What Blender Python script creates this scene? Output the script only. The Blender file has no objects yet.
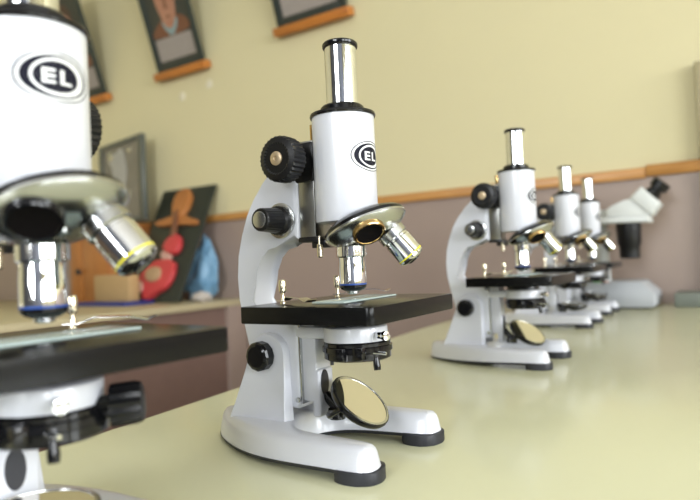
import bpy, bmesh, math, random
from mathutils import Vector, Matrix, noise
from mathutils.geometry import tessellate_polygon
random.seed(7)
PI = math.pi
S = bpy.context.scene
COL = S.collection

# ------------------------------------------------------------------ camera, world, lights, exposure
cd = bpy.data.cameras.new('camera')
cam = bpy.data.objects.new('camera', cd)
COL.objects.link(cam)
Rv = Vector((0.84020, 0.54032, -0.04592)); Uv = Vector((0.04836, 0.00969, 0.99878)); Fv = Vector((-0.54011, 0.84140, 0.01799))
m = Matrix.Identity(4)
for i in range(3):
    m[i][0] = Rv[i]; m[i][1] = Uv[i]; m[i][2] = -Fv[i]; m[i][3] = (0.24172, -0.37667, 0.13921)[i]
cam.matrix_world = m
cd.sensor_width = 22.3
cd.lens = 612.45 / 700 * 22.3
cd.clip_start = 0.01
cd.dof.use_dof = True
cd.dof.focus_distance = 0.445
cd.dof.aperture_fstop = 4.0
S.camera = cam

world = bpy.data.worlds.new('world')
S.world = world
world.use_nodes = True
bg = world.node_tree.nodes['Background']
bg.inputs[0].default_value = (0.86, 0.93, 1.0, 1)
bg.inputs[1].default_value = 0.75

def area(name, loc, target, sx, sy, power, color):
    l = bpy.data.lights.new(name, 'AREA')
    l.shape = 'RECTANGLE'; l.size = sx; l.size_y = sy; l.energy = power; l.color = color
    o = bpy.data.objects.new(name, l)
    COL.objects.link(o)
    o.location = loc
    o.rotation_euler = (Vector(target) - Vector(loc)).to_track_quat('-Z', 'Y').to_euler()
    return o
WX = 3.7
WIN = [(-2.55, 1.3), (-0.95, 1.3), (0.55, 1.1)]       # window centres along the right wall, widths
for i, (wy, ww) in enumerate(WIN):
    area('window_and_fill_light', (WX + .07, wy, 0.92), (0.0, wy, 0.92), ww, 1.35, 92, (0.93, 0.97, 1.0))

area('window_and_fill_light', (0.1, -3.33, 0.92), (-0.2, 0.0, 0.3), 1.3, 1.3, 105, (0.93, 0.97, 1.0))  # added fill lamp behind the camera, lifts the camera-facing sides

vs = S.view_settings
vs.view_transform = 'Standard'; vs.look = 'None'; vs.gamma = 1; vs.use_curve_mapping = False
vs.exposure = -0.2

# ------------------------------------------------------------------ materials
def mat(name, col, rough=0.5, metal=0.0, noise_amt=0.0, nscale=30, bump=0.0, bscale=200, coat=0.0, spec=0.5, trans=0.0, ior=1.5, alpha=1.0, col2=None):
    M = bpy.data.materials.new(name); M.use_nodes = True
    nt = M.node_tree; b = nt.nodes['Principled BSDF']
    b.inputs['Base Color'].default_value = (*col, 1)
    b.inputs['Roughness'].default_value = rough
    b.inputs['Metallic'].default_value = metal
    b.inputs['Specular IOR Level'].default_value = spec
    b.inputs['Coat Weight'].default_value = coat
    b.inputs['Coat Roughness'].default_value = 0.08
    b.inputs['Transmission Weight'].default_value = trans
    b.inputs['IOR'].default_value = ior
    b.inputs['Alpha'].default_value = alpha
    tc = nt.nodes.new('ShaderNodeTexCoord')
    n = nt.nodes.new('ShaderNodeTexNoise'); n.inputs['Scale'].default_value = nscale; n.inputs['Detail'].default_value = 3
    nt.links.new(tc.outputs['Object'], n.inputs['Vector'])
    if noise_amt > 0 or col2:
        mx = nt.nodes.new('ShaderNodeMix'); mx.data_type = 'RGBA'
        c2 = col2 if col2 else tuple(max(0, c * (1 - noise_amt)) for c in col)
        mx.inputs[6].default_value = (*col, 1); mx.inputs[7].default_value = (*c2, 1)
        nt.links.new(n.outputs['Fac'], mx.inputs[0]); nt.links.new(mx.outputs[2], b.inputs['Base Color'])
    if bump > 0:
        n2 = nt.nodes.new('ShaderNodeTexNoise'); n2.inputs['Scale'].default_value = bscale
        nt.links.new(tc.outputs['Object'], n2.inputs['Vector'])
        bp = nt.nodes.new('ShaderNodeBump'); bp.inputs['Strength'].default_value = bump; bp.inputs['Distance'].default_value = 0.001
        nt.links.new(n2.outputs['Fac'], bp.inputs['Height']); nt.links.new(bp.outputs[0], b.inputs['Normal'])
    return M

def wood(name, c1, c2, scale=(2, 30, 30), rough=0.35):
    M = bpy.data.materials.new(name); M.use_nodes = True
    nt = M.node_tree; b = nt.nodes['Principled BSDF']
    tc = nt.nodes.new('ShaderNodeTexCoord'); mp = nt.nodes.new('ShaderNodeMapping')
    mp.inputs['Scale'].default_value = scale
    n = nt.nodes.new('ShaderNodeTexNoise'); n.inputs['Scale'].default_value = 3; n.inputs['Detail'].default_value = 6; n.inputs['Distortion'].default_value = 0.6
    r = nt.nodes.new('ShaderNodeValToRGB')
    r.color_ramp.elements[0].position = 0.3; r.color_ramp.elements[0].color = (*c1, 1)
    r.color_ramp.elements[1].position = 0.7; r.color_ramp.elements[1].color = (*c2, 1)
    nt.links.new(tc.outputs['Object'], mp.inputs[0]); nt.links.new(mp.outputs[0], n.inputs['Vector'])
    nt.links.new(n.outputs['Fac'], r.inputs[0]); nt.links.new(r.outputs[0], b.inputs['Base Color'])
    b.inputs['Roughness'].default_value = rough
    return M

M_white = mat('white_enamel', (0.655, 0.67, 0.725), 0.28, coat=0.4, noise_amt=0.03, nscale=15)
M_black = mat('black_plastic', (0.007, 0.007, 0.008), 0.32, spec=0.35, bump=0.15, bscale=900)
M_gloss = mat('black_gloss', (0.005, 0.005, 0.006), 0.12, spec=0.4)
M_rubber = mat('black_rubber', (0.018, 0.019, 0.026), 0.5)
M_stage = mat('black_stage_enamel', (0.005, 0.005, 0.005), 0.22, spec=0.22)
M_chrome = mat('chrome', (0.78, 0.79, 0.80), 0.07, 1.0)
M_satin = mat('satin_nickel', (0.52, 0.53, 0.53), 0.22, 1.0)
M_steel = mat('brushed_steel', (0.42, 0.42, 0.40), 0.32, 1.0, noise_amt=0.2, nscale=80)
M_brass = mat('brass', (0.62, 0.42, 0.18), 0.25, 1.0)
M_hub = mat('hub_brass', (0.55, 0.43, 0.28), 0.35, 0.6)
M_clip = mat('clip_metal', (0.80, 0.72, 0.55), 0.2, 1.0)
M_blue = mat('blue_ring', (0.02, 0.07, 0.30), 0.35)
M_yellow = mat('yellow_ring', (0.75, 0.68, 0.03), 0.4)
M_mirror = mat('mirror_silver', (0.78, 0.75, 0.70), 0.02, 1.0)
M_slide = mat('slide_glass', (0.72, 0.88, 0.86), 0.08, alpha=0.45)
M_dark = mat('dark_bore', (0.004, 0.003, 0.003), 0.9, spec=0.1)
M_ink = mat('black_print', (0.006, 0.006, 0.016), 0.6, spec=0.2)
M_pw = mat('white_print', (0.82, 0.83, 0.85), 0.35)

M_table = mat('pale_laminate', (0.665, 0.665, 0.455), 0.22, noise_amt=0.05, nscale=6, bump=0.05, bscale=500, coat=0.15)
M_edge = mat('laminate_edge', (0.55, 0.50, 0.32), 0.4)
M_wall = mat('cream_paint', (0.70, 0.635, 0.385), 0.6, noise_amt=0.05, nscale=3, bump=0.2, bscale=60)
M_wall2 = mat('mauve_paint', (0.36, 0.275, 0.23), 0.42, noise_amt=0.06, nscale=3, bump=0.2, bscale=60)
M_wallf = mat('slate_paint', (0.13, 0.14, 0.18), 0.6, noise_amt=0.1, nscale=3)
M_dado = wood('dado_wood', (0.42, 0.19, 0.045), (0.56, 0.28, 0.08), (3, 30, 30))
M_ledge = wood('ledge_wood', (0.40, 0.13, 0.02), (0.58, 0.22, 0.04), (3, 30, 30))
M_cab = wood('cabinet_wood', (0.36, 0.13, 0.03), (0.48, 0.19, 0.05), (20, 20, 2))
M_floor = mat('floor_lino', (0.20, 0.13, 0.09), 0.4, noise_amt=0.3, nscale=8)
M_ceil = mat('ceiling_white', (0.75, 0.74, 0.70), 0.8, noise_amt=0.03)
M_frame = mat('frame_black', (0.025, 0.035, 0.03), 0.4)
M_photo = mat('photo_ground', (0.05, 0.055, 0.045), 0.4, noise_amt=0.4, nscale=9)
M_text = mat('caption_grey', (0.36, 0.32, 0.29), 0.5, noise_amt=0.12, nscale=60)
M_skin = mat('print_skin', (0.50, 0.27, 0.17), 0.5, noise_amt=0.35, nscale=16, col2=(0.36, 0.15, 0.09))
M_hair = mat('print_hair', (0.08, 0.045, 0.03), 0.5)
M_coat = mat('print_coat', (0.22, 0.09, 0.045), 0.5, noise_amt=0.3)
M_collar = mat('print_collar', (0.24, 0.33, 0.33), 0.5)
M_board = mat('board_green_black', (0.022, 0.028, 0.02), 0.45, noise_amt=0.2)
M_orange = mat('relief_orange', (0.50, 0.19, 0.05), 0.45, noise_amt=0.3, nscale=20)
M_red = mat('relief_red', (0.60, 0.055, 0.06), 0.4, noise_amt=0.15, nscale=20)
M_tan = mat('relief_tan', (0.55, 0.36, 0.20), 0.5, noise_amt=0.4, nscale=60)
M_pink = mat('relief_pink', (0.62, 0.38, 0.30), 0.5)
M_bag = mat('blue_bag', (0.09, 0.25, 0.44), 0.3, noise_amt=0.5, nscale=22, col2=(0.30, 0.50, 0.66))
M_paper = mat('crumpled_paper', (0.55, 0.50, 0.46), 0.6)
M_card = mat('cardboard', (0.50, 0.33, 0.15), 0.7, noise_amt=0.1)
M_folder = mat('blue_folder', (0.015, 0.03, 0.20), 0.4)
M_desk = mat('desk_top', (0.52, 0.45, 0.28), 0.35, noise_amt=0.1)
M_deskside = mat('desk_side', (0.20, 0.125, 0.10), 0.5, noise_amt=0.15)
M_poster = mat('wrapped_poster', (0.26, 0.24, 0.20), 0.18, noise_amt=0.4, nscale=9, bump=1.0, bscale=18)
M_posterfr = mat('poster_frame', (0.09, 0.10, 0.085), 0.35)
M_pale = mat('poster_pale', (0.50, 0.50, 0.48), 0.3, noise_amt=0.3, nscale=20)
M_grey = mat('grey_case', (0.42, 0.44, 0.47), 0.5)
M_sterw = mat('stereo_white', (0.66, 0.68, 0.66), 0.4)
M_boxg = mat('grey_green_box', (0.17, 0.19, 0.165), 0.5)
M_green = mat('green_mark', (0.12, 0.55, 0.06), 0.5)
M_omark = mat('orange_mark', (0.60, 0.20, 0.08), 0.5)
M_patch = mat('pale_cream', (0.74, 0.69, 0.52), 0.6)
M_cond = mat('trunking', (0.38, 0.33, 0.19), 0.5)
M_winfr = mat('window_white', (0.8, 0.8, 0.78), 0.4)
M_strap = mat('rack_dark', (0.05, 0.05, 0.055), 0.3, 0.8)

# ------------------------------------------------------------------ mesh helpers
class B:
    """collects shapes for one mesh"""
    def __init__(s): s.bm = bmesh.new(); s.mi = 0
    def _mark(s, faces):
        for f in faces: f.material_index = s.mi
    def geom(s, verts, faces):
        vv = [s.bm.verts.new(v) for v in verts]
        ff = []
        for f in faces:
            try: ff.append(s.bm.faces.new([vv[i] for i in f]))
            except ValueError: pass
        s._mark(ff)
        return vv, ff
    def box(s, x0, x1, y0, y1, z0, z1, bev=0.0, seg=2, M=None):
        v = [(x, y, z) for x in (x0, x1) for y in (y0, y1) for z in (z0, z1)]
        f = [(0, 1, 3, 2), (4, 6, 7, 5), (0, 4, 5, 1), (2, 3, 7, 6), (0, 2, 6, 4), (1, 5, 7, 3)]
        vv, ff = s.geom(v, f)
        if M is not None:
            for a in vv: a.co = M @ a.co
        if bev > 0:
            es = {e for g in ff for e in g.edges}
            r = bmesh.ops.bevel(s.bm, geom=list(es), offset=bev, segments=seg, profile=0.5, affect='EDGES', clamp_overlap=True)
            s._mark(r['faces'])
        return s
    def lathe(s, prof, n=32, origin=(0, 0, 0), axis=(0, 0, 1), knurl=None):
        """prof: (radius, height) list along axis; closed with caps when radius 0"""
        ax = Vector(axis).normalized(); q = Vector((0, 0, 1)).rotation_difference(ax); o = Vector(origin)
        rings = []
        for (r, h) in prof:
            if r < 1e-7: rings.append([s.bm.verts.new(o + q @ Vector((0, 0, h)))])
            else:
                ring = []
                for k in range(n):
                    a = 2 * PI * k / n
                    rr = r
                    if knurl and k % 2: rr = r - (knurl if r > knurl * 4 and knurl else 0)
                    ring.append(s.bm.verts.new(o + q @ Vector((rr * math.cos(a), rr * math.sin(a), h))))
                rings.append(ring)
        ff = []
        for a, b in zip(rings, rings[1:]):
            for k in range(n):
                k2 = (k + 1) % n
                if len(a) == 1 and len(b) == 1: continue
                if len(a) == 1: vs_ = [a[0], b[k], b[k2]]
                elif len(b) == 1: vs_ = [a[k], a[k2], b[0]]
                else: vs_ = [a[k], a[k2], b[k2], b[k]]
                try: ff.append(s.bm.faces.new(vs_))
                except ValueError: pass
        s._mark(ff)
        return s
    def prism(s, pts, h0, h1, plane='xz', bev=0.0, seg=2):
        """outline pts in a plane, extruded along the third axis"""
        def P(p, h):
            if plane == 'xz': return (p[0], h, p[1])
            if plane == 'xy': return (p[0], p[1], h)
            return (h, p[0], p[1])
        n = len(pts)
        v = [P(p, h0) for p in pts] + [P(p, h1) for p in pts]
        f = [tuple(range(n)), tuple(range(2 * n - 1, n - 1, -1))] + [(i, (i + 1) % n, n + (i + 1) % n, n + i) for i in range(n)]
        vv, ff = s.geom(v, f)
        if bev > 0:
            es = {e for g in ff[:2] for e in g.edges}
            r = bmesh.ops.bevel(s.bm, geom=list(es), offset=bev, segments=seg, profile=0.5, affect='EDGES', clamp_overlap=True)
            s._mark(r['faces'])
        return s
    def cap(s, ring):
        """fill a concave ring of verts with triangles"""
        for t in tessellate_polygon([[v.co.copy() for v in ring]]):
            try: s.bm.faces.new([ring[i] for i in t])
            except ValueError: pass
    def tube(s, path, r, n=10):
        path = [Vector(p) for p in path]
        rings = []
        for i, p in enumerate(path):
            d = (path[min(i + 1, len(path) - 1)] - path[max(i - 1, 0)]).normalized()
            a = d.orthogonal().normalized() if i == 0 else (prev - d * prev.dot(d)).normalized()
            prev = a; b = d.cross(a)
            rr = r[i] if isinstance(r, (list, tuple)) else r
            rings.append([s.bm.verts.new(p + (a * math.cos(2 * PI * k / n) + b * math.sin(2 * PI * k / n)) * rr) for k in range(n)])
        ff = []
        for a, b in zip(rings, rings[1:]):
            for k in range(n): ff.append(s.bm.faces.new([a[k], a[(k + 1) % n], b[(k + 1) % n], b[k]]))
        ff.append(s.bm.faces.new(rings[0][::-1])); ff.append(s.bm.faces.new(rings[-1]))
        s._mark(ff)
        return s
    def xform(s, M):
        bmesh.ops.transform(s.bm, matrix=M, verts=s.bm.verts); return s
    def build(s, name, mt, parent=None, smooth=35, recalc=True):
        if recalc: bmesh.ops.recalc_face_normals(s.bm, faces=s.bm.faces)
        me = bpy.data.meshes.new(name)
        s.bm.to_mesh(me); s.bm.free()
        mts = mt if isinstance(mt, (list, tuple)) else [mt]
        for q in mts: me.materials.append(q)
        me.polygons.foreach_set('use_smooth', [True] * len(me.polygons))
        if smooth: me.set_sharp_from_angle(angle=math.radians(smooth))
        o = bpy.data.objects.new(name, me); COL.objects.link(o)
        if parent is not None: o.parent = parent
        return o

def tag(o, label, cat, group=None, kind=None):
    if label: o['label'] = label
    if cat: o['category'] = cat
    if group: o['group'] = group
    if kind: o['kind'] = kind
    return o
def empty(name, loc=(0, 0, 0), rz=0.0):
    o = bpy.data.objects.new(name, None); COL.objects.link(o)
    o.empty_display_size = 0.02
    o.location = loc; o.rotation_euler = (0, 0, rz)
    return o
def struct(o, label=None):
    o['kind'] = 'structure'
    if label: o['label'] = label; 
    return o
def copy_tree(o, parent=None):
    c = o.copy(); COL.objects.link(c)
    c.parent = parent
    for ch in list(o.children): copy_tree(ch, c)
    return c

def smooth_loop(pts, n=3, closed=True):
    """Chaikin corner cutting"""
    for _ in range(n):
        out = []
        L = len(pts)
        rng = range(L) if closed else range(L - 1)
        for i in rng:
            a, b = pts[i], pts[(i + 1) % L]
            out.append((a[0] * .75 + b[0] * .25, a[1] * .75 + b[1] * .25)); out.append((a[0] * .25 + b[0] * .75, a[1] * .25 + b[1] * .75))
        if not closed: out = [pts[0]] + out + [pts[-1]]
        pts = out
    return pts
def offset_loop(pts, d):
    L = len(pts); out = []
    area2 = sum(pts[i][0] * pts[(i + 1) % L][1] - pts[(i + 1) % L][0] * pts[i][1] for i in range(L))
    sg = 1 if area2 > 0 else -1
    for i in range(L):
        a, b, c = Vector(pts[i - 1]), Vector(pts[i]), Vector(pts[(i + 1) % L])
        t = (c - a)
        if t.length < 1e-9: out.append(pts[i]); continue
        t.normalize(); nrm = Vector((-t.y, t.x)) * sg
        out.append((b.x + nrm.x * d, b.y + nrm.y * d))
    return out

# ------------------------------------------------------------------ room
TZ = -0.75
WY = 1.323
def box_obj(name, x0, x1, y0, y1, z0, z1, mt, parent=None, bev=0.0, label=None):
    o = B().box(x0, x1, y0, y1, z0, z1, bev).build(name, mt, parent)
    return o
DZ = 0.322      # height of dado above the bench top
struct(box_obj('floor', -3.2, WX + .2, -3.4, WY + .1, TZ - .05, TZ, M_floor))
struct(box_obj('ceiling', -3.2, WX + .2, -3.4, WY + .1, 2.05, 2.1, M_ceil))
struct(box_obj('wall_front', -3.2, WX + .2, -3.5, -3.4, TZ, 2.05, M_wallf))
wb = struct(box_obj('wall_back', -3.2, WX + .2, WY, WY + .1, DZ, 2.05, M_wall), 'cream upper wall above the wooden dado rail')
wl = struct(box_obj('wall_back_lower', -3.2, WX + .2, WY - .004, WY + .1, TZ, DZ, M_wall2))
wl.name = 'wall_back.001'
struct(box_obj('wall_left', -3.3, -3.2, -3.4, WY + .1, TZ, 2.1, M_wall))
# right wall with three openings, built as piers, sill and head
g = B()
ys = [-3.4]
for wy, ww in WIN: ys += [wy - ww / 2, wy + ww / 2]
ys.append(WY + .1)
for k in range(0, len(ys), 2): g.box(WX, WX + .1, ys[k], ys[k + 1], TZ, 2.05)
for wy, ww in WIN:
    g.box(WX, WX + .1, wy - ww / 2, wy + ww / 2, TZ, 0.22); g.box(WX, WX + .1, wy - ww / 2, wy + ww / 2, 1.62, 2.05)
struct(g.build('wall_right', M_wall, smooth=None))
for i, (wy, ww) in enumerate(WIN):
    g = B()
    a, b = wy - ww / 2, wy + ww / 2
    for (y0, y1, z0, z1) in ((a, a + .05, .22, 1.62), (b - .05, b, .22, 1.62), (a, b, .22, .27), (a, b, 1.57, 1.62), (wy - .025, wy + .025, .27, 1.57)):
        g.box(WX + .01, WX + .05, y0, y1, z0, z1, 0.004)
    struct(g.build('window_%d' % (i + 1), M_winfr))
g = B()
for (x0, x1, z0, z1) in ((-.58, -.53, .25, 1.6), (.73, .78, .25, 1.6), (-.58, .78, .25, .30), (-.58, .78, 1.55, 1.6), (.075, .125, .30, 1.55)):
    g.box(x0, x1, -3.40, -3.36, z0, z1, .004)
struct(g.build('window_4', M_winfr))  # made-up window frame around the added fill lamp, out of view
# dado rail: two boards meeting right of the stereo microscope's eyepieces
t1 = struct(box_obj('trim_1', -3.2, 0.045, WY - .016, WY, .3125, .3395, M_dado, bev=.003), 'wooden dado rail')
t2 = struct(box_obj('trim_2', 0.0452, WX, WY - .017, WY, .3155, .3445, M_dado, bev=.003), 'wooden dado rail')
t3 = struct(box_obj('trim_3', 0.163, 0.19, WY - .03, WY + .001, 0.345, 0.575, M_cond, bev=.003), 'narrow olive cable trunking')
t4 = struct(box_obj('trim_4', 0.163, 0.19, WY - .03, WY + .001, -.75, 0.313, M_cond, bev=.003), 'narrow olive cable trunking')
struct(box_obj('baseboard_back', -3.2, WX, WY - .02, WY, TZ, TZ + .08, M_dado))

# ------------------------------------------------------------------ long bench carrying the microscopes
bench = empty('workbench', (0.3, 0.3, TZ))
tag(bench, 'long pale yellow-green laminate bench carrying the row of microscopes', 'table')
def world_part(o, root):
    """parent a mesh whose coordinates are in world space"""
    o.parent = root; o.matrix_parent_inverse = Matrix.Translation(root.location).inverted() if root.rotation_euler.z == 0 else root.matrix_basis.inverted()
    return o
TOP = [(-.224, -.62), (-.234, -.043), (-.268, .30), (-.300, .75), (-.318, WY - .006), (1.0, WY - .006), (1.0, -.62)]
tp = B().prism(TOP, -.028, 0.0, 'xy', bev=.0015).build('tabletop', M_table)
world_part(tp, bench)
for (lx, ly) in ((-.17, -.5), (-.22, 1.2), (.93, -.5), (.93, 1.2)):
    world_part(box_obj('leg', lx - .025, lx + .025, ly - .025, ly + .025, TZ, -.0275, M_deskside), bench)

# ------------------------------------------------------------------ the microscope (local: u = x forward, v = y sideways, z up)
LIFT = 0.0
def emblem(parent, r, zc, az):
    g = B(); Q = .93
    def P(s_, t_, off):
        a = az + s_ * Q / r
        return ((r + off) * math.cos(a), (r + off) * math.sin(a), zc + t_ * Q)
    def ring(a0, b0, a1, b1, off, mi, n=64, shift=0.0):
        g.mi = mi
        v = [P(shift + a0 * math.cos(2 * PI * k / n), b0 * math.sin(2 * PI * k / n), off) for k in range(n)]
        v += [P(a1 * math.cos(2 * PI * k / n), b1 * math.sin(2 * PI * k / n), off) for k in range(n)]
        g.geom(v, [(k, (k + 1) % n, n + (k + 1) % n, n + k) for k in range(n)])
    def disc(a, b, off, mi, n=48, m_=10):
        prev = 0
        for j in range(m_):
            q0, q1 = j / m_, (j + 1) / m_
            ring(a * q0 + 1e-5, b * q0 + 1e-5, a * q1, b * q1, off, mi, n)
    disc(.0188, .0116, .00010, 1)
    ring(.0179, .0109, .0187, .0115, .00022, 0)
    ring(.0132, .0088, .0160, .0098, .00022, 0, shift=0.0012)
    disc(.0106, .0071, .00022, 0)
    def bar(s0, s1, t0, t1):
        g.mi = 1
        n = 6
        v = []
        for k in range(n + 1):
            s_ = s0 + (s1 - s0) * k / n
            v += [P(s_, t0, .00036), P(s_, t1, .00036)]
        g.geom(v, [(2 * k, 2 * k + 2, 2 * k + 3, 2 * k + 1) for k in range(n)])
    # E
    x0 = -.0068
    bar(x0, x0 + .0019, -.0034, .0034)
    for t in (-.0034, -.0006, .0021): bar(x0 + .0019, x0 + .0058, t, t + .0013)
    # L
    x0 = .0012
    bar(x0, x0 + .0019, -.0034, .0034)
    bar(x0 + .0019, x0 + .0056, -.0034, -.0021)
    o = g.build('emblem', [M_ink, M_pw], parent, smooth=None, recalc=False)
    return o

def build_microscope():
    root = empty('microscope')
    # --- horseshoe base
    half = [(.039, -.034), (.0430, -.043), (.0425, -.0535), (.034, -.0585), (.0, -.0575), (-.044, -.0535), (-.078, -.043), (-.112, -.024), (-.134, -.006)]
    outer = half + [(x, -y) for x, y in reversed(half)]
    inner = [(.010, .0305), (-.02, .030), (-.040, .021), (-.047, .0), (-.040, -.021), (-.02, -.030), (.010, -.0305)]
    plan = smooth_loop(outer + inner, 2)
    def zb(u): return .0022 + .0052 * max(0, min(1, (u + .12) / .13))
    prof = [(0.0, 0), (0.0006, .009), (.0022, .0165), (.0034, .0195), (.0056, .0218), (.009, .0228)]
    g = B(); rings = []
    for d, z in prof:
        lp = offset_loop(plan, d)
        rings.append([g.bm.verts.new((p[0], p[1], z if z > .001 else zb(p[0]))) for p in lp])
    n = len(plan)
    for a, b in zip(rings, rings[1:]):
        for k in range(n): g.bm.faces.new([a[k], a[(k + 1) % n], b[(k + 1) % n], b[k]])
    g.cap(rings[-1]); g.cap(rings[0])
    g.build('base', M_white, root, smooth=50)
    # black seal line under the base
    g = B(); lo = offset_loop(plan, -.0004); hi = offset_loop(plan, .0012)
    a = [g.bm.verts.new((p[0], p[1], zb(p[0]) - (.0022 if p[0] < .02 else .0019))) for p in hi]
    b = [g.bm.verts.new((p[0], p[1], zb(p[0]) + .0006)) for p in lo]
    for k in range(n): g.bm.faces.new([a[k], a[(k + 1) % n], b[(k + 1) % n], b[k]])
    g.cap(a); g.cap(b)
    g.build('base_seal', M_rubber, root, smooth=50)
    # rubber feet under the two toes
    for sg in (-1, 1):
        pts = [(.016, .0290), (.034, .0292), (.0412, .0325), (.0450, .0425), (.0445, .0540), (.034, .0600), (.013, .0594)]
        pts = smooth_loop([(x, sg * y) for x, y in pts], 2)
        B().prism(pts, 0.0, .0082, 'xy', bev=.0008).build('rubber_foot', M_rubber, root, smooth=50)
    # --- pillar: two cheeks on a flared foot
    for sg in (-1, 1):
        o = []
        for k in range(13):
            a = PI * 0.93 - (PI * 0.93 + .12) * k / 12
            o.append((-.0672 + .0172 * math.cos(a), .0712 + .0162 * math.sin(a)))
        o = [(-.1060, .021), (-.1045, .0245), (-.1010, .031), (-.0975, .040), (-.0905, .058)] + o + [(-.0500, .055), (-.0492, .034), (-.0485, .021)]
        # loft between the inner face and an outer face that leans out at the foot
        g = B(); L = len(o)
        def yo(z): return .0195 + .004 * max(0, (.06 - z) / .04)
        A = [g.bm.verts.new((x, sg * .0130, z)) for x, z in o]
        cx, cz = -.07, .055
        Bv = [g.bm.verts.new((x, sg * (yo(z) - .0018), z)) for x, z in o]
        Cv = [g.bm.verts.new((x + (cx - x) * .05, sg * yo(z), z + (cz - z) * .03 if z > .025 else z)) for x, z in o]
        for a, b in ((A, Bv), (Bv, Cv)):
            for k in range(L): g.bm.faces.new([a[k], a[(k + 1) % L], b[(k + 1) % L], b[k]])
        g.cap(A); g.cap(Cv)
        g.build('pillar_cheek', M_white, root, smooth=40)
        # hexagonal inclination knob
        g = B()
        g.lathe([(0, 0), (.0095, 0), (.0112, .0012), (.0112, .0075), (.0100, .0090), (.0080, .0098), (0, .0098)], 12, (-.0705, sg * .0190, .0702), (0, sg, 0))
        k_ = g.build('inclination_knob', M_gloss, root, smooth=20)
    # --- curved arm (limb) with its lower block
    outer = [(-.0905, .0767), (-.0950, .095), (-.0985, .112), (-.0995, .130), (-.0978, .147), (-.0933, .163), (-.0870, .1785), (-.0795, .1905), (-.0695, .2025), (-.0585, .2125), (-.047, .2200), (-.0370, .2240)]
    inner = [(-.0370, .1565), (-.0587, .1565), (-.0685, .1545), (-.0768, .1470), (-.0825, .1357), (-.0848, .124), (-.0846, .112), (-.0825, .1005)]
    low = [(-.0425, .0998), (-.041, .096), (-.041, .036), (-.046, .030), (-.062, .030), (-.082, .046), (-.0895, .063)]
    g = B().prism(outer + inner + low, -.0128, .0128, 'xz', bev=.0040, seg=3)
    g.build('arm', M_white, root, smooth=40)
    # --- focusing slide housing
    g = B().box(-.0372, -.0225, -.0105, .0105, .1575, .2300, .0008)
    sl = g.build('focus_slide', M_steel, root)
    g = B().box(-.0385, -.0205, -.0112, .0112, .1545, .1585, .0005); g.box(-.030, -.018, -.006, .006, .150, .156, .0005)
    g.build('slide_stop', M_strap, root)
    g = B().box(-.0285, -.0245, -.0045, .0045, .2295, .2430, .0006); g.build('rack_bar', M_brass, root)
    # coarse knobs (both sides), shaft
    B().lathe([(0, -.024), (.0048, -.024), (.0048, .031), (0, .031)], 20, (-.0320, 0, .2140), (0, 1, 0)).build('coarse_shaft', M_chrome, root)
    g = B().box(-.046, -.0215, -.0118, .0118, .199, .229, .002); g.build('pinion_block', M_black, root)
    for sg in (-1, 1):
        g = B().lathe([(0, 0), (.0120, 0), (.0162, .0012), (.0168, .0035), (.0168, .0125), (.0160, .0145), (.0120, .0156), (.0108, .0150), (0, .0150)], 60, (-.0345, sg * .0225, .2145), (0, sg, 0), knurl=.0009)
        kb = g.build('coarse_knob', M_black, root, smooth=25)
        g = B().lathe([(0, 0), (.0050, 0), (.0050, .0012), (.0040, .0017), (.0018, .0017), (.0014, .0008), (0, .0008)], 24, (-.0345, sg * .0374, .2145), (0, sg, 0))
        g.build('knob_hub', M_hub, kb)
        # fine focus
        g = B().lathe([(0, 0), (.0135, 0), (.0135, .0016), (.0125, .0022), (0, .0022)], 32, (-.0528, sg * .0124, .1722), (0, sg, 0))
        for k in range(3):
            a = .7 + 2 * PI * k / 3
            g.lathe([(0, 0), (.0016, 0), (.0014, .0010), (0, .0010)], 10, (-.0528 + .0107 * math.cos(a), sg * .0145, .1722 + .0107 * math.sin(a)), (0, sg, 0))
        g.build('fine_focus_plate', M_satin, root)
        g = B().lathe([(0, 0), (.0112, 0), (.0112, .0035), (.0096, .005), (.0088, .018), (.0086, .0220), (.0078, .0230), (0, .0230)], 48, (-.0528, sg * .0145, .1722), (0, sg, 0), knurl=.0003)
        fk = g.build('fine_knob', M_black, root, smooth=25)
        g = B().lathe([(0, 0), (.0062, 0), (.0062, .0006), (.0050, .0010), (0, .0006)], 24, (-.0528, sg * .0374, .1722), (0, sg, 0))
        g.build('knob_cap', M_satin, fk)
    # --- body tube
    bx = -.0012
    g = B().lathe([(0, .1670), (.0205, .1670), (.0226, .1680), (.0229, .1695), (.0229, .2440), (0, .2440)], 64, (bx, 0, 0))
    bt = g.build('body_tube', M_white, root, smooth=30)
    em = emblem(bt, .0229, .2110, math.radians(-3)); em.location.x = bx
    g = B().lathe([(0, .2440), (.0238, .2440), (.0243, .2452), (.0238, .2468), (.0195, .2480), (.0163, .2482), (.0160, .2515), (.0148, .2528), (0, .2528)], 64, (bx, 0, 0))
    g.build('tube_collar', M_gloss, root)
    g = B().lathe([(0, .2520), (.0117, .2520), (.0117, .2965), (.0100, .2970), (0, .2970)], 48, (-.0008, 0, 0))
    ey = g.build('eyepiece', M_chrome, root)
    g = B().lathe([(.0095, .2955), (.0126, .2955), (.0131, .2963), (.0131, .2982), (.0123, .2993), (.0095, .2988), (.0088, .2976), (0, .2972)], 48, (-.0008, 0, 0))
    g.build('eyepiece_rim', M_gloss, ey)
    # --- tilted revolving nosepiece
    TH = math.radians(22.5)
    a = Vector((math.sin(TH), 0, -math.cos(TH)))
    apex = Vector((.0011, 0, .1950))
    g = B().lathe([(0, .0250), (.0210, .0262), (.0275, .0290), (.0302, .0312), (.0305, .0335), (.0290, .0350)], 64, apex, a)
    nz = g.build('nosepiece_plate', M_gloss, root)
    g = B().lathe([(0, .0320), (.0290, .0330), (.0308, .0336), (.0309, .0348), (.0298, .0364), (.0255, .0395), (.0205, .0420), (.0150, .0433), (.0040, .0438), (.0038, .0458), (0, .0462)], 64, apex, a)
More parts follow.
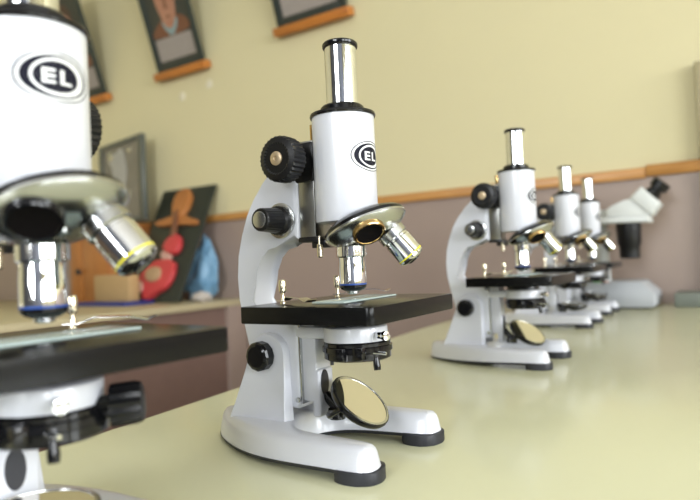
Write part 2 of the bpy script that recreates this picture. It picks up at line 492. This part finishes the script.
    dome = g.build('nosepiece', M_satin, root)
    def direction(phi):
        p0 = Vector((-math.cos(TH), 0, -math.sin(TH)))
        p = p0 * math.cos(phi) + a.cross(p0) * math.sin(phi)
        return (a * math.cos(TH) + p * math.sin(TH)).normalized()
    d0 = Vector((0, 0, -1))
    dv = [direction(2 * PI / 3), direction(-2 * PI / 3)]
    d_far = dv[0] if dv[0].y > 0 else dv[1]; d_near = dv[1] if dv[0].y > 0 else dv[0]
    # empty threaded port, brass lined
    g = B().lathe([(.0095, .0400), (.0095, .0486), (.0099, .0490), (.0110, .0490), (.0116, .0482), (.0118, .0385)], 40, apex, d_near)
    g.build('port_ring', M_brass, dome)
    B().lathe([(0, .0400), (.0096, .0400), (.0096, .0484), (.0090, .0484), (.0084, .0480), (0, .0478)], 32, apex, d_near).build('port_bore', M_dark, dome)
    # objectives
    k0 = .0448
    g = B().lathe([(0, k0), (.0108, k0), (.0112, k0 + .0006), (.0112, k0 + .0075), (.0098, k0 + .0085)], 48, apex, d0, knurl=.0002)
    ob = g.build('objective_lens', M_chrome, root, smooth=25)
    g = B().lathe([(.0098, k0 + .0068), (.0098, k0 + .0140), (.0100, k0 + .0145), (.0100, .0722)], 48, apex, d0)
    g.build('lens_barrel', M_chrome, ob)
    B().lathe([(.0100, .0720), (.01015, .0721), (.01015, .0731), (.0100, .0732)], 48, apex, d0).build('colour_ring', M_blue, ob)
    B().lathe([(.0100, .0732), (.0099, .0747), (.0085, .0762), (.0056, .0776), (0, .0776)], 40, apex, d0).build('lens_cone', M_gloss, ob)
    B().lathe([(0, .0774), (.0046, .0774), (.0044, .0793), (.0030, .0799), (0, .0799)], 32, apex, d0).build('lens_tip', M_chrome, ob)
    g = B().lathe([(0, k0), (.0104, k0), (.0108, k0 + .0005), (.0108, k0 + .0062), (.0098, k0 + .0070)], 48, apex, d_far, knurl=.0002)
    ob = g.build('objective_lens', M_satin, root, smooth=25)
    g = B().lathe([(.0094, k0 + .0063), (.0094, k0 + .0085), (.0100, k0 + .0090), (.0100, .0675)], 48, apex, d_far)
    g.build('lens_barrel', M_chrome, ob)
    B().lathe([(.0100, .0674), (.01015, .0675), (.01015, .0684), (.0100, .0685)], 48, apex, d_far).build('colour_ring', M_yellow, ob)
    B().lathe([(.0100, .0685), (.0099, .0700), (.0084, .0714), (.0052, .0722), (0, .0722)], 40, apex, d_far).build('lens_cone', M_chrome, ob)
    B().lathe([(.0066, .0717), (.0056, .0724), (.0046, .0724), (.0044, .0732), (.0030, .0735), (0, .0730)], 32, apex, d_far).build('lens_tip', M_gloss, ob)
    # stop screw hanging below the slide
    g = B().tube([(-.0205, -.009, .1585), (-.0205, -.009, .1515)], .0011, 8)
    g.lathe([(0, 0), (.0023, 0), (.0023, -.0090), (.0015, -.0098), (0, -.0098)], 16, (-.0205, -.009, .1525))
    g.build('stop_screw', M_clip, root)
    # --- stage
    pts = []
    X0, X1, Y1 = -.0530, .0530, .0622
    for (cx, cy, a0) in ((X1 - .0045, Y1 - .0045, 0), (X0 + .002, Y1 - .002, 90), (X0 + .002, -Y1 + .002, 180), (X1 - .0045, -Y1 + .0045, 270)):
        r = .0045 if a0 in (0, 270) else .002
        for k in range(6):
            q = math.radians(a0 + 18 * k); pts.append((cx + r * math.cos(q), cy + r * math.sin(q)))
    g = B().prism(pts,   .0994, .1108, 'xy', bev=.0009, seg=2)
    st = g.build('stage', M_stage, root, smooth=30)
    B().lathe([(0, .1108), (.0090, .1108), (.0090, .11095), (.0080, .1110), (0, .11085)], 32, (0, 0, 0)).build('stage_aperture', M_dark, st)
    # spring clips
    for px, py, ang, ln in ((-.038, -.033, -27, .82), (-.035, .033, 38, .75)):
        g = B()
        A_ = math.radians(ang)
        M = Matrix.Translation((px, py, .1108)) @ Matrix.Rotation(A_, 4, 'Z')
        path = [(-.004, 0, .0022), (.004, 0, .0022), (.016 * ln, 0, .0052), (.040 * ln, 0, .0048), (.052 * ln, 0, .0026), (.057 * ln, 0, .0042)]
        for p, q in zip(path, path[1:]):
            w0, w1 = .0035, .0035
            v = [(p[0], -w0, p[2]), (p[0], w0, p[2]), (q[0], w1, q[2]), (q[0], -w1, q[2])]
            v += [(x, y, z + .0005) for x, y, z in v]
            g.geom([M @ Vector(t) for t in v], [(0, 1, 2, 3), (4, 7, 6, 5), (0, 3, 7, 4), (1, 5, 6, 2), (0, 4, 5, 1), (2, 6, 7, 3)])
        cl = g.build('stage_clip', M_chrome, root)
        g = B().lathe([(0, 0), (.0022, 0), (.0014, .0022), (.0014, .0075), (.0026, .0085), (.0029, .0098), (.0027, .0160), (.0022, .0172), (0, .0172)], 20, (px, py, .1108))
        g.build('clip_post', M_clip, cl)
    # --- substage
    g = B().box(-.0415, -.0285, -.0098, .0098, .0360, .0998, .0015)
    g.build('stage_bracket', M_white, root)
    g = B().box(-.0425, -.0405, -.0120, .0120, .034, .099, .0003)
    for z in (.037, .095): g.lathe([(0, 0), (.0022, 0), (.0020, .0008), (0, .0008)], 12, (-.0440, -.0126, z), (0, -1, 0))
    g.build('slide_rail', M_satin, root)
    g = B().box(-.0335, -.0265, -.0096, .0096, .0245, .0600, .0020, 3); g.build('mirror_boss', M_white, root)
    g = B().lathe([(0, 0), (.0050, 0), (.0050, .0006), (0, .0006)], 28, (0, 0, 0), (1, 0, 0))
    g.xform(Matrix.Translation((-.0267, -.0022, .0495)) @ Matrix.Diagonal((1, 1.0, 1.95, 1)))
    g.build('boss_slot', M_rubber, root)
    g = B().lathe([(.014, .1000), (.014, .0930), (.0220, .0927), (.0230, .0920), (.0233, .0910), (.0233, .0822), (.0225, .0812), (.014, .0812)], 56, (.0015, 0, 0))
    g.box(-.050, -.0170, -.0125, .0125, .0830, .0920, .0022)
    g.build('condenser_ring', M_white, root)
    B().lathe([(0, .0985), (.0195, .0985), (.0200, .0935), (0, .0935)], 40).build('condenser_collar', M_gloss, root)
    g = B().lathe([(0, .0825), (.0230, .0822), (.0242, .0812), (.0242, .0790), (.0254, .0785), (.0256, .0750), (.0244, .0742), (.0244, .0700), (.0230, .0690), (.0, .0690)], 56, (.0025, 0, 0))
    g.box(-.001, .008, -.0278, -.020, .0700, .0790, .0008)
    g.box(.013, .021, -.0238, -.018, .0712, .0795, .0006)
    df = g.build('diaphragm', M_gloss, root)
    B().tube([(.0235, -.0100, .0715), (.0245, -.0103, .0660), (.0248, -.0105, .0630)], [.0022, .0027, .0024], 12).build('lever', M_gloss, df)
    B().tube([(-.0080, -.0180, .0715), (-.0080, -.0180, .0660)], .0013, 8).build('stop_pin', M_gloss, df)
    B().tube([(.020, -.013, .0755), (.0335, -.0125, .0750)], .0011, 8).build('lever_pin', M_chrome, df)
    g = B().lathe([(0, 0), (.0024, 0), (.0024, .006), (.0020, .0068), (0, .0068)], 16, (.0250, -.0085, .0868), (1, -.36, 0))
    g.lathe([(0, .0062), (.0031, .0062), (.0033, .0070), (.0031, .0098), (0, .0104)], 20, (.0250, -.0085, .0868), (1, -.36, 0))
    g.build('set_screw', M_chrome, root)
    # --- mirror: its own origin at the gimbal centre so that it can be turned
    mr = B().lathe([(0, -.0105), (.0075, -.0100), (.0140, -.0070), (.0200, -.0045), (.0232, -.0020), (.0242, .0006), (.0240, .0022), (.0226, .0024)], 56).build('mirror', M_gloss, root)
    B().lathe([(.0232, .0018), (.0232, .0026), (.0216, .0028), (.0214, .0018)], 56).build('mirror_bezel', M_satin, mr)
    B().lathe([(0, .0020), (.0216, .0020), (.0216, .0024), (0, .0024)], 56).build('mirror_glass', M_mirror, mr)
    mr.location = (.0034, -.002, .0370)
    # fork that carries it
    g = B()
    C0 = Vector((.0034, -.002, .0375))
    g.tube([(-.0275, 0, .0400), (-.0220, 0, .0345), (-.0160, 0, .0285)], .0038, 12)
    arc = []
    for k in range(13):
        q = PI / 2 + PI * k / 12
        arc.append(Vector((C0.x + .0225 * math.cos(q) * .90, C0.y + .0248 * math.sin(q), C0.z + .0225 * math.cos(q) * .42)))
    g.tube(arc, [.0017, .0020, .0024, .0028, .0032, .0034, .0034, .0034, .0032, .0028, .0024, .0020, .0017], 10)
    g.tube([(-.0170, -.002, .0305), (-.0175, -.002, .0240)], [.0062, .0070], 14)
    g.build('mirror_fork', M_gloss, root)
    return root

def set_mirror(root, normal):
    for ch in root.children:
        if ch.name.startswith('mirror') and not ch.name.startswith(('mirror_boss', 'mirror_fork')):
            ch.rotation_euler = Vector((0, 0, 1)).rotation_difference(Vector(normal).normalized()).to_euler()

GRP = 'white student microscopes in a row on the bench'
mB = build_microscope()
def place(o, x, y, rz, label, normal):
    o.location = (x, y, LIFT); o.rotation_euler = (0, 0, rz)
    tag(o, label, 'microscope', GRP)
    set_mirror(o, normal)
specs = [
    (mB, 0.0, 0.0, 0.0, 'white microscope in sharp focus at the centre, seen whole with its mirror facing forward', (.654, .023, .753)),
    (None, -.0212, -.2216, -.0636, 'nearest blurred white microscope cut off by the left edge of the photo', (0, .05, 1)),
    (None, .0003, .4073, -.0046, 'white microscope standing right behind the sharp central one, slightly blurred and whole', (.55, -.2, .81)),
    (None, -.0350, .8205, 0.0, 'second smallest white microscope, between the slightly blurred whole one and the smallest', (.1, -.05, 1)),
    (None, -.0430, 1.0580, 0.0, 'smallest white microscope at the far end, beside the binocular one', (.25, -.1, 1)),
]
scopes = []
for (o, x, y, rz, lb, nm) in specs:
    if o is None: o = copy_tree(mB)
    scopes.append(o)
    place(o, x, y, rz, lb, nm)
mA = scopes[1]
for ch in mA.children:
    if ch.name.startswith(('body_tube', 'tube_collar', 'eyepiece', 'nosepiece', 'objective', 'rack_bar')): ch.location.z += .003
    if ch.name.startswith('mirror_fork'): ch.location = (-.008, 0, -.008)
    elif ch.name.startswith('mirror') and not ch.name.startswith('mirror_boss'): ch.location = (.000, -.004, .036)
    if ch.name.startswith('coarse_knob') and ch.bound_box[0][1] > 0: ch.location.y += .007; ch.location.z += .001
    if ch.name.startswith('nosepiece'):
        for e in ch.children:
            if e.name.startswith('port_ring'): e.material_slots[0].link = 'OBJECT'; e.material_slots[0].material = M_gloss
    if ch.name.startswith('body_tube'):
        for e in ch.children: e.location.z += .009
for ch in mB.children:
    if ch.name == 'body_tube':
        for e in ch.children: e.location.z += .002
# ribbed adjusting knob of the nearest microscope, pointing away behind its diaphragm
g = B().lathe([(0, 0), (.0050, 0), (.0052, .005), (.0090, .0055), (.0096, .007), (.0096, .0165), (.0088, .0190), (.0060, .0200), (0, .0202)], 28, (.0200, .0120, .0800), (.62, .78, .05), knurl=.0009)
g.build('ribbed_knob', M_black, mA, smooth=25)

# glass slides lying on the first three stages
for i, (sc, lb) in enumerate(((mB, 'clear glass slide under the blue-ringed lens of the sharp central microscope'),
                              (mA, 'clear glass slide on the stage of the nearest blurred microscope'),
                              (scopes[2], 'clear glass slide on the stage of the microscope behind the central one'))):
    o = B().box(-.0130, .0130, -.0380, .0380, 0, .0012, .0002).build('glass_slide', M_slide)
    Mx = Matrix.Translation(sc.location) @ Matrix.Rotation(sc.rotation_euler.z, 4, 'Z') @ Matrix.Translation((.003, .001, .1112)) @ Matrix.Rotation(.02, 4, 'Z')
    o.matrix_world = Mx
    tag(o, lb, 'glass slide', 'glass slides on the microscope stages')

# ------------------------------------------------------------------ binocular stereo microscope by the wall
st = empty('stereo_microscope', (-.03, 1.20, 0))
tag(st, 'grey-white binocular microscope with a big flat base and black eyepieces, against the wall', 'microscope')
def wp(o):
    o.location.x -= .017
    return world_part(o, st)
base_pts = [(-.20, .004), (.082, .004), (.086, .008), (.086, .034), (.060, .060), (.052, .062), (-.19, .062), (-.20, .056)]
wp(B().prism(base_pts, 1.145, 1.285, 'xz', bev=.002).build('base', M_grey))
wp(B().box(-.17, .070, 1.155, 1.275, 0, .005).build('rubber_foot', M_rubber))
wp(B().lathe([(0, 0), (.0035, 0), (.0033, .002), (0, .002)], 16, (-.015, 1.1455, .034), (0, -1, 0)).build('screw', M_satin))
wp(B().box(-.045, -.027, 1.150, 1.16, .0615, .0655, .001).build('green_mark', M_green))
wp(B().box(-.026, -.012, 1.150, 1.16, .0615, .0645, .001).build('orange_mark', M_omark))
wp(B().lathe([(0, .06), (.018, .06), (.016, .11), (.015, .235), (0, .235)], 32, (-.035, 1.23, 0)).build('column', M_sterw))
wp(B().prism([(-.085, .202), (.080, .197), (.082, .200), (.082, .207), (-.085, .218)], 1.155, 1.235, 'xz', bev=.003).build('head_carrier', M_sterw))
# wedge shaped lower head and the binocular block leaning up to the right
hp = [(-.010, .214), (.080, .206), (.084, .216), (.078, .2320), (.050, .2560), (.028, .2500), (.002, .2390), (-.010, .2320)]
wp(B().prism(hp, 1.162, 1.228, 'xz', bev=.004, seg=3).build('head', M_sterw))
bp = [(.0430, .2550), (.0690, .2790), (.1060, .2380), (.0870, .2120), (.0760, .2200)]
wp(B().prism(bp, 1.157, 1.233, 'xz', bev=.005, seg=3).build('binocular_block', M_sterw))
for yy in (1.178, 1.213):
    ep = B().lathe([(0, 0), (.0155, 0), (.0155, .014), (.0130, .015), (.0130, .022), (.0185, .024), (.0185, .042), (.0120, .044), (0, .042)], 28, (.0820, yy, .2560), (.60, 0, .66)).build('eyepiece', M_black)
    wp(ep)
ob = wp(B().lathe([(0, .200), (.0275, .200), (.0280, .185), (.0270, .180), (.0265, .150), (.0230, .145), (.0225, .118), (.0200, .115), (0, .115)], 36, (.033, 1.195, 0)).build('objective_housing', M_black))
wp(B().box(-.075, .005, 1.17, 1.24, .098, .103, .001).build('rack_plate', M_strap))
wp(B().box(-.050, -.020, 1.215, 1.245, .064, .100, .002).build('plate_post', M_strap))

# grey green box cut by the right frame edge
o = box_obj('instrument_case', .103, .30, 1.20, 1.30, 0, .032, M_boxg, bev=.003)
tag(o, 'flat grey-green box lying on the bench against the wall at the far right', 'box')

# ------------------------------------------------------------------ side desk on the left
DT = .020
dk = empty('side_desk', (-2.2, .9, TZ))
tag(dk, 'side desk with a pale top and brown panels, behind the nearest microscope', 'desk')
world_part(box_obj('desktop', -3.15, -1.305, .05, WY - .006, DT - .022, DT, M_desk, bev=.002), dk)
world_part(box_obj('side_panel', -1.345, -1.325, .10, 1.25, TZ, DT - .022, M_deskside), dk)
world_part(box_obj('apron', -3.10, -1.345, .10, .12, DT - .14, DT - .022, M_deskside), dk)
world_part(box_obj('side_panel', -3.12, -3.10, .10, 1.25, TZ, DT - .022, M_deskside), dk)
world_part(box_obj('corner_post', -1.348, -1.308, 1.22, 1.31, TZ, DT - .022, M_wall2), dk)

# wooden cabinet
cb = empty('wooden_cabinet', (-2.1, 1.15, DT))
tag(cb, 'orange-brown wooden cabinet on the side desk behind the cardboard box', 'cabinet')
world_part(box_obj('body', -2.05, -1.80, 1.10, 1.30, DT, .330, M_cab, bev=.003), cb)
d1 = world_part(box_obj('door', -2.045, -1.963, 1.092, 1.101, DT + .008, .322, M_cab, bev=.002), cb)
d2 = world_part(box_obj('door', -1.957, -1.805, 1.092, 1.101, DT + .008, .322, M_cab, bev=.002), cb)
kn = B().lathe([(0, 0), (.006, 0), (.012, .012), (.010, .018), (0, .020)], 16, (-1.975, 1.092, .145), (0, -1, 0)).build('door_knob', M_strap)
kn.parent = d1
kn.matrix_parent_inverse = Matrix.Identity(4)

# cardboard box and the blue folder under it
fo = box_obj('blue_folder', -1.83, -1.535, .96, 1.085, DT, DT + .012, M_folder, bev=.002)
tag(fo, 'dark blue folder lying on the side desk under the cardboard box', 'folder')
cx = empty('cardboard_box', (-1.65, 1.03, DT + .012))
tag(cx, 'small tan cardboard box on the blue folder on the side desk', 'box')
world_part(box_obj('carton', -1.81, -1.61, 1.035, 1.08, DT + .012, .128, M_card, bev=.002), cx)
world_part(box_obj('tape_strip', -1.81, -1.61, 1.050, 1.066, .1278, .1286, M_desk), cx)

# anatomical relief board leaning on the wall
bd = empty('anatomy_board', (-1.6, 1.10, DT + .004))
bd.rotation_euler = (-math.atan2(.20, .42), 0, 0)
tag(bd, 'black anatomy board with orange and red organ relief, leaning against the wall', 'teaching model')
B().box(-.122, .170, 0.001, .012, 0, .478, .002).build('panel', M_board, bd)
def relief(name, pts, th, mt, sm=2, z0=0.0):
    return B().prism(smooth_loop(pts, sm), -th - z0, .0015 - z0, 'xz', bev=min(.006, th * .45), seg=3).build(name, mt, bd, smooth=50)
relief('head_relief', [(-.015, .440), (.005, .468), (.035, .470), (.066, .445), (.074, .392), (.060, .335), (.01, .338), (-.008, .375), (-.017, .403)], .018, M_orange)
relief('shoulder_relief', [(.007, .356), (.070, .352), (.105, .330), (.150, .322), (.150, .300), (.077, .308), (.021, .312), (-.050, .308), (-.093, .318), (-.093, .334), (-.040, .338)], .012, M_orange)
relief('throat_relief', [(.016, .370), (.032, .370), (.046, .320), (.062, .251), (.038, .253), (.030, .300)], .012, M_coat, z0=.012)
relief('stomach_relief', [(.020, .250), (.06, .272), (.098, .245), (.104, .190), (.060, .178), (.040, .200), (.008, .205)], .022, M_red)
relief('liver_relief', [(.0, .203), (.050, .198), (.078, .164), (.019, .160)], .016, M_pink)
relief('intestine_relief', [(-.032, .160), (.101, .164), (.120, .096), (.094, .040), (.044, .036), (.030, -.002 + .006), (-.015, .006), (-.007, .049), (-.058, .055), (-.068, .095)], .020, M_red, sm=1)
bw = relief('bowel_relief', [(-.036, .126), (.045, .132), (.063, .094), (.045, .070), (-.012, .071)], .012, M_tan, z0=.016)
relief('appendix_relief', [(-.061, .078), (-.025, .070), (-.012, .033), (-.040, .030)], .010, M_pink, z0=.016)

# crumpled blue bag and a scrap of paper beside the board
def crumple(name, mt, loc, sx, sy, sz, amp, fr, seed, sub=5, taper=0.0):
    bm = bmesh.new(); bmesh.ops.create_icosphere(bm, subdivisions=sub, radius=1)
    for v in bm.verts:
        c = v.co.copy()
        q = noise.noise(c * fr + Vector((seed, 0, 0))) + .5 * abs(noise.noise(c * fr * 2.3 + Vector((0, seed, 0))))
        c *= 1 + amp * q
        z = max(-.9, c.z)
        k = 1 - taper * max(0, (z + .3))
        v.co = Vector((c.x * sx * k, c.y * sy * k, (z + .9) * sz))
    g = B(); g.bm.free(); g.bm = bm
    o = g.build(name, mt, None, smooth=25); o.location = loc
    return o
bag = crumple('plastic_bag', M_bag, (-1.475, 1.262, DT), .080, .034, .115, .45, 1.6, 7.7, taper=.45)
for v in bag.data.vertices: v.co.x += (v.co.z - .1) * .22
tag(bag, 'crumpled light blue plastic bag on the side desk right of the anatomy board', 'bag')
pp = crumple('crumpled_paper', M_paper, (-1.375, 1.16, DT), .035, .03, .018, .4, 2.2, 9.1, sub=3)
tag(pp, 'small pale scrap of crumpled paper in front of the blue bag', 'paper')

# ------------------------------------------------------------------ pictures on the wall, leaning forward
LEAN = math.radians(18)
def picture(x0, x1, z0, h, label, variant):
    w = x1 - x0
    r = empty('framed_portrait', (x0, WY - .014, z0))
    r.rotation_euler = (LEAN, 0, 0)
    tag(r, label, 'picture', 'framed portraits leaning out from the upper wall')
    g = B()
    fw = .020
    for (a, b, c_, d) in ((0, fw, 0, h), (w - fw, w, 0, h), (fw, w - fw, 0, fw * .9), (fw, w - fw, h - fw, h)): g.box(a, b, -.014, 0, c_, d, .002)
    g.build('frame', M_frame, r)
    B().box(fw - .003, w - fw + .003, -.006, -.001, fw * .85, h - fw + .003).build('print', M_photo, r)
    def flat(name, pts, off, mt, sm=2):
        pts = smooth_loop([(fw + (w - 2 * fw) * a, fw + (h - 2 * fw) * b) for a, b in pts], sm) if sm else [(fw + (w - 2 * fw) * a, fw + (h - 2 * fw) * b) for a, b in pts]
        return B().prism(pts, -.006 - off, -.0055, 'xz').build(name, mt, r)
    if variant == 'text':
        flat('caption', [(.04, .02), (.96, .02), (.96, .26), (.04, .26)], .0006, M_text, 0)
    else:
        flat('caption', [(.04, .04), (.96, .04), (.96, .24), (.04, .24)], .0006, M_text, 0)
    flat('portrait_coat', [(.04, .245), (.96, .245), (.98, .33), (.84, .39), (.66, .42), (.36, .41), (.18, .36), (.02, .30)], .0006, M_coat, 1)
    flat('portrait_collar', [(.32, .34), (.50, .22), (.72, .34), (.70, .40), (.34, .40)], .0009, M_collar, 1)
    DY = -.06
    flat('portrait_face', [(a, b + DY) for a, b in ((.32, .50), (.40, .38), (.56, .36), (.70, .46), (.77, .62), (.75, .80), (.55, .92), (.33, .84), (.26, .66))], .0012, M_skin)
    flat('portrait_hair', [(a, b + DY) for a, b in ((.25, .70), (.27, .90), (.50, .99), (.75, .92), (.81, .70), (.74, .74), (.68, .84), (.50, .87), (.35, .82), (.30, .70))], .0015, M_hair, 1)
    for (a, b) in ((.42, .665), (.60, .665)): flat('portrait_eye', [(a - .035, b + DY), (a, b + DY + .012), (a + .035, b + DY), (a, b + DY - .012)], .0015, M_hair, 1)
    flat('portrait_mouth', [(a, b + DY) for a, b in ((.44, .475), (.51, .485), (.59, .475), (.51, .455))], .0015, M_coat, 1)
    flat('portrait_nose', [(a, b + DY) for a, b in ((.49, .65), (.53, .65), (.56, .545), (.51, .53), (.47, .545))], .0014, M_coat, 1)
    g = B().box(-.012, w + .018, -.034, .006, -.030, 0, .004); g.build('wooden_ledge', M_ledge, r)
    return r
picture(-1.715, -1.458, .935, .46, 'framed portrait of a person in a brown coat, second of the three leaning pictures', 'a')
picture(-2.340, -2.060, .920, .46, 'leftmost framed portrait on the upper wall, half hidden by the nearest microscope', 'a')
picture(-1.090, -.805, .968, .46, 'framed picture cut off by the top edge, grey caption above its wooden ledge', 'text')

# grey framed poster under wrinkled plastic
r = empty('framed_poster', (-2.125, WY - .012, .34))
tag(r, 'grey framed poster under shiny plastic on the wall behind the nearest microscope', 'picture')
r.rotation_euler = (0, 0, -.185)
r.scale = (1.36, 1, .79)
g = B()
for (a, b, c_, d) in ((0, .025, 0, .44), (.255, .28, 0, .44), (.025, .255, 0, .025), (.025, .255, .415, .44)): g.box(a, b, -.012, .008, c_, d, .002)
g.build('frame', M_posterfr, r)
B().box(.023, .257, -.006, .002, .023, .417).build('plastic_sheet', M_poster, r)
B().prism(smooth_loop([(.07, .20), (.09, .30), (.06, .34), (.08, .38), (.12, .38), (.13, .40), (.16, .39), (.17, .33), (.18, .26), (.16, .18), (.15, .12), (.13, .06), (.11, .12)], 2), -.0075, -.005, 'xz').build('pale_figure', M_pale, r)
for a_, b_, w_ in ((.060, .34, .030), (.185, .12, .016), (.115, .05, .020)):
    B().prism(smooth_loop([(a_, b_), (a_ + w_, b_ + .01), (a_ + w_ * .8, b_ + .06), (a_ + .004, b_ + .045)], 2), -.0085, -.005, 'xz').build('plastic_highlight', M_satin, r)  # bright satin blobs standing in for highlights on the plastic
B().lathe([(0, 0), (.014, 0), (.008, .006), (0, .008)], 16, (.20, -.006, .375), (0, -1, 0)).build('grommet', M_chrome, r)
B().lathe([(0, 0), (.014, 0), (.008, .006), (0, .008)], 16, (.085, -.006, .36), (0, -1, 0)).build('grommet', M_chrome, r)

# two small pale discs on the wall under the second portrait
for i, (px, pz, lb) in enumerate(((-1.61, .825, 'pale dab on the cream wall under the left half of the second portrait'), (-1.46, .845, 'pale dab on the cream wall near the right corner of the second portrait'))):
    o = B().lathe([(0, 0), (.018, 0), (.015, .0015), (0, .002)], 14, (0, 0, 0), (0, -1, 0)).build('pale_dab', M_patch)
    o.location = (px, WY, pz)
    tag(o, lb, 'wall patch')
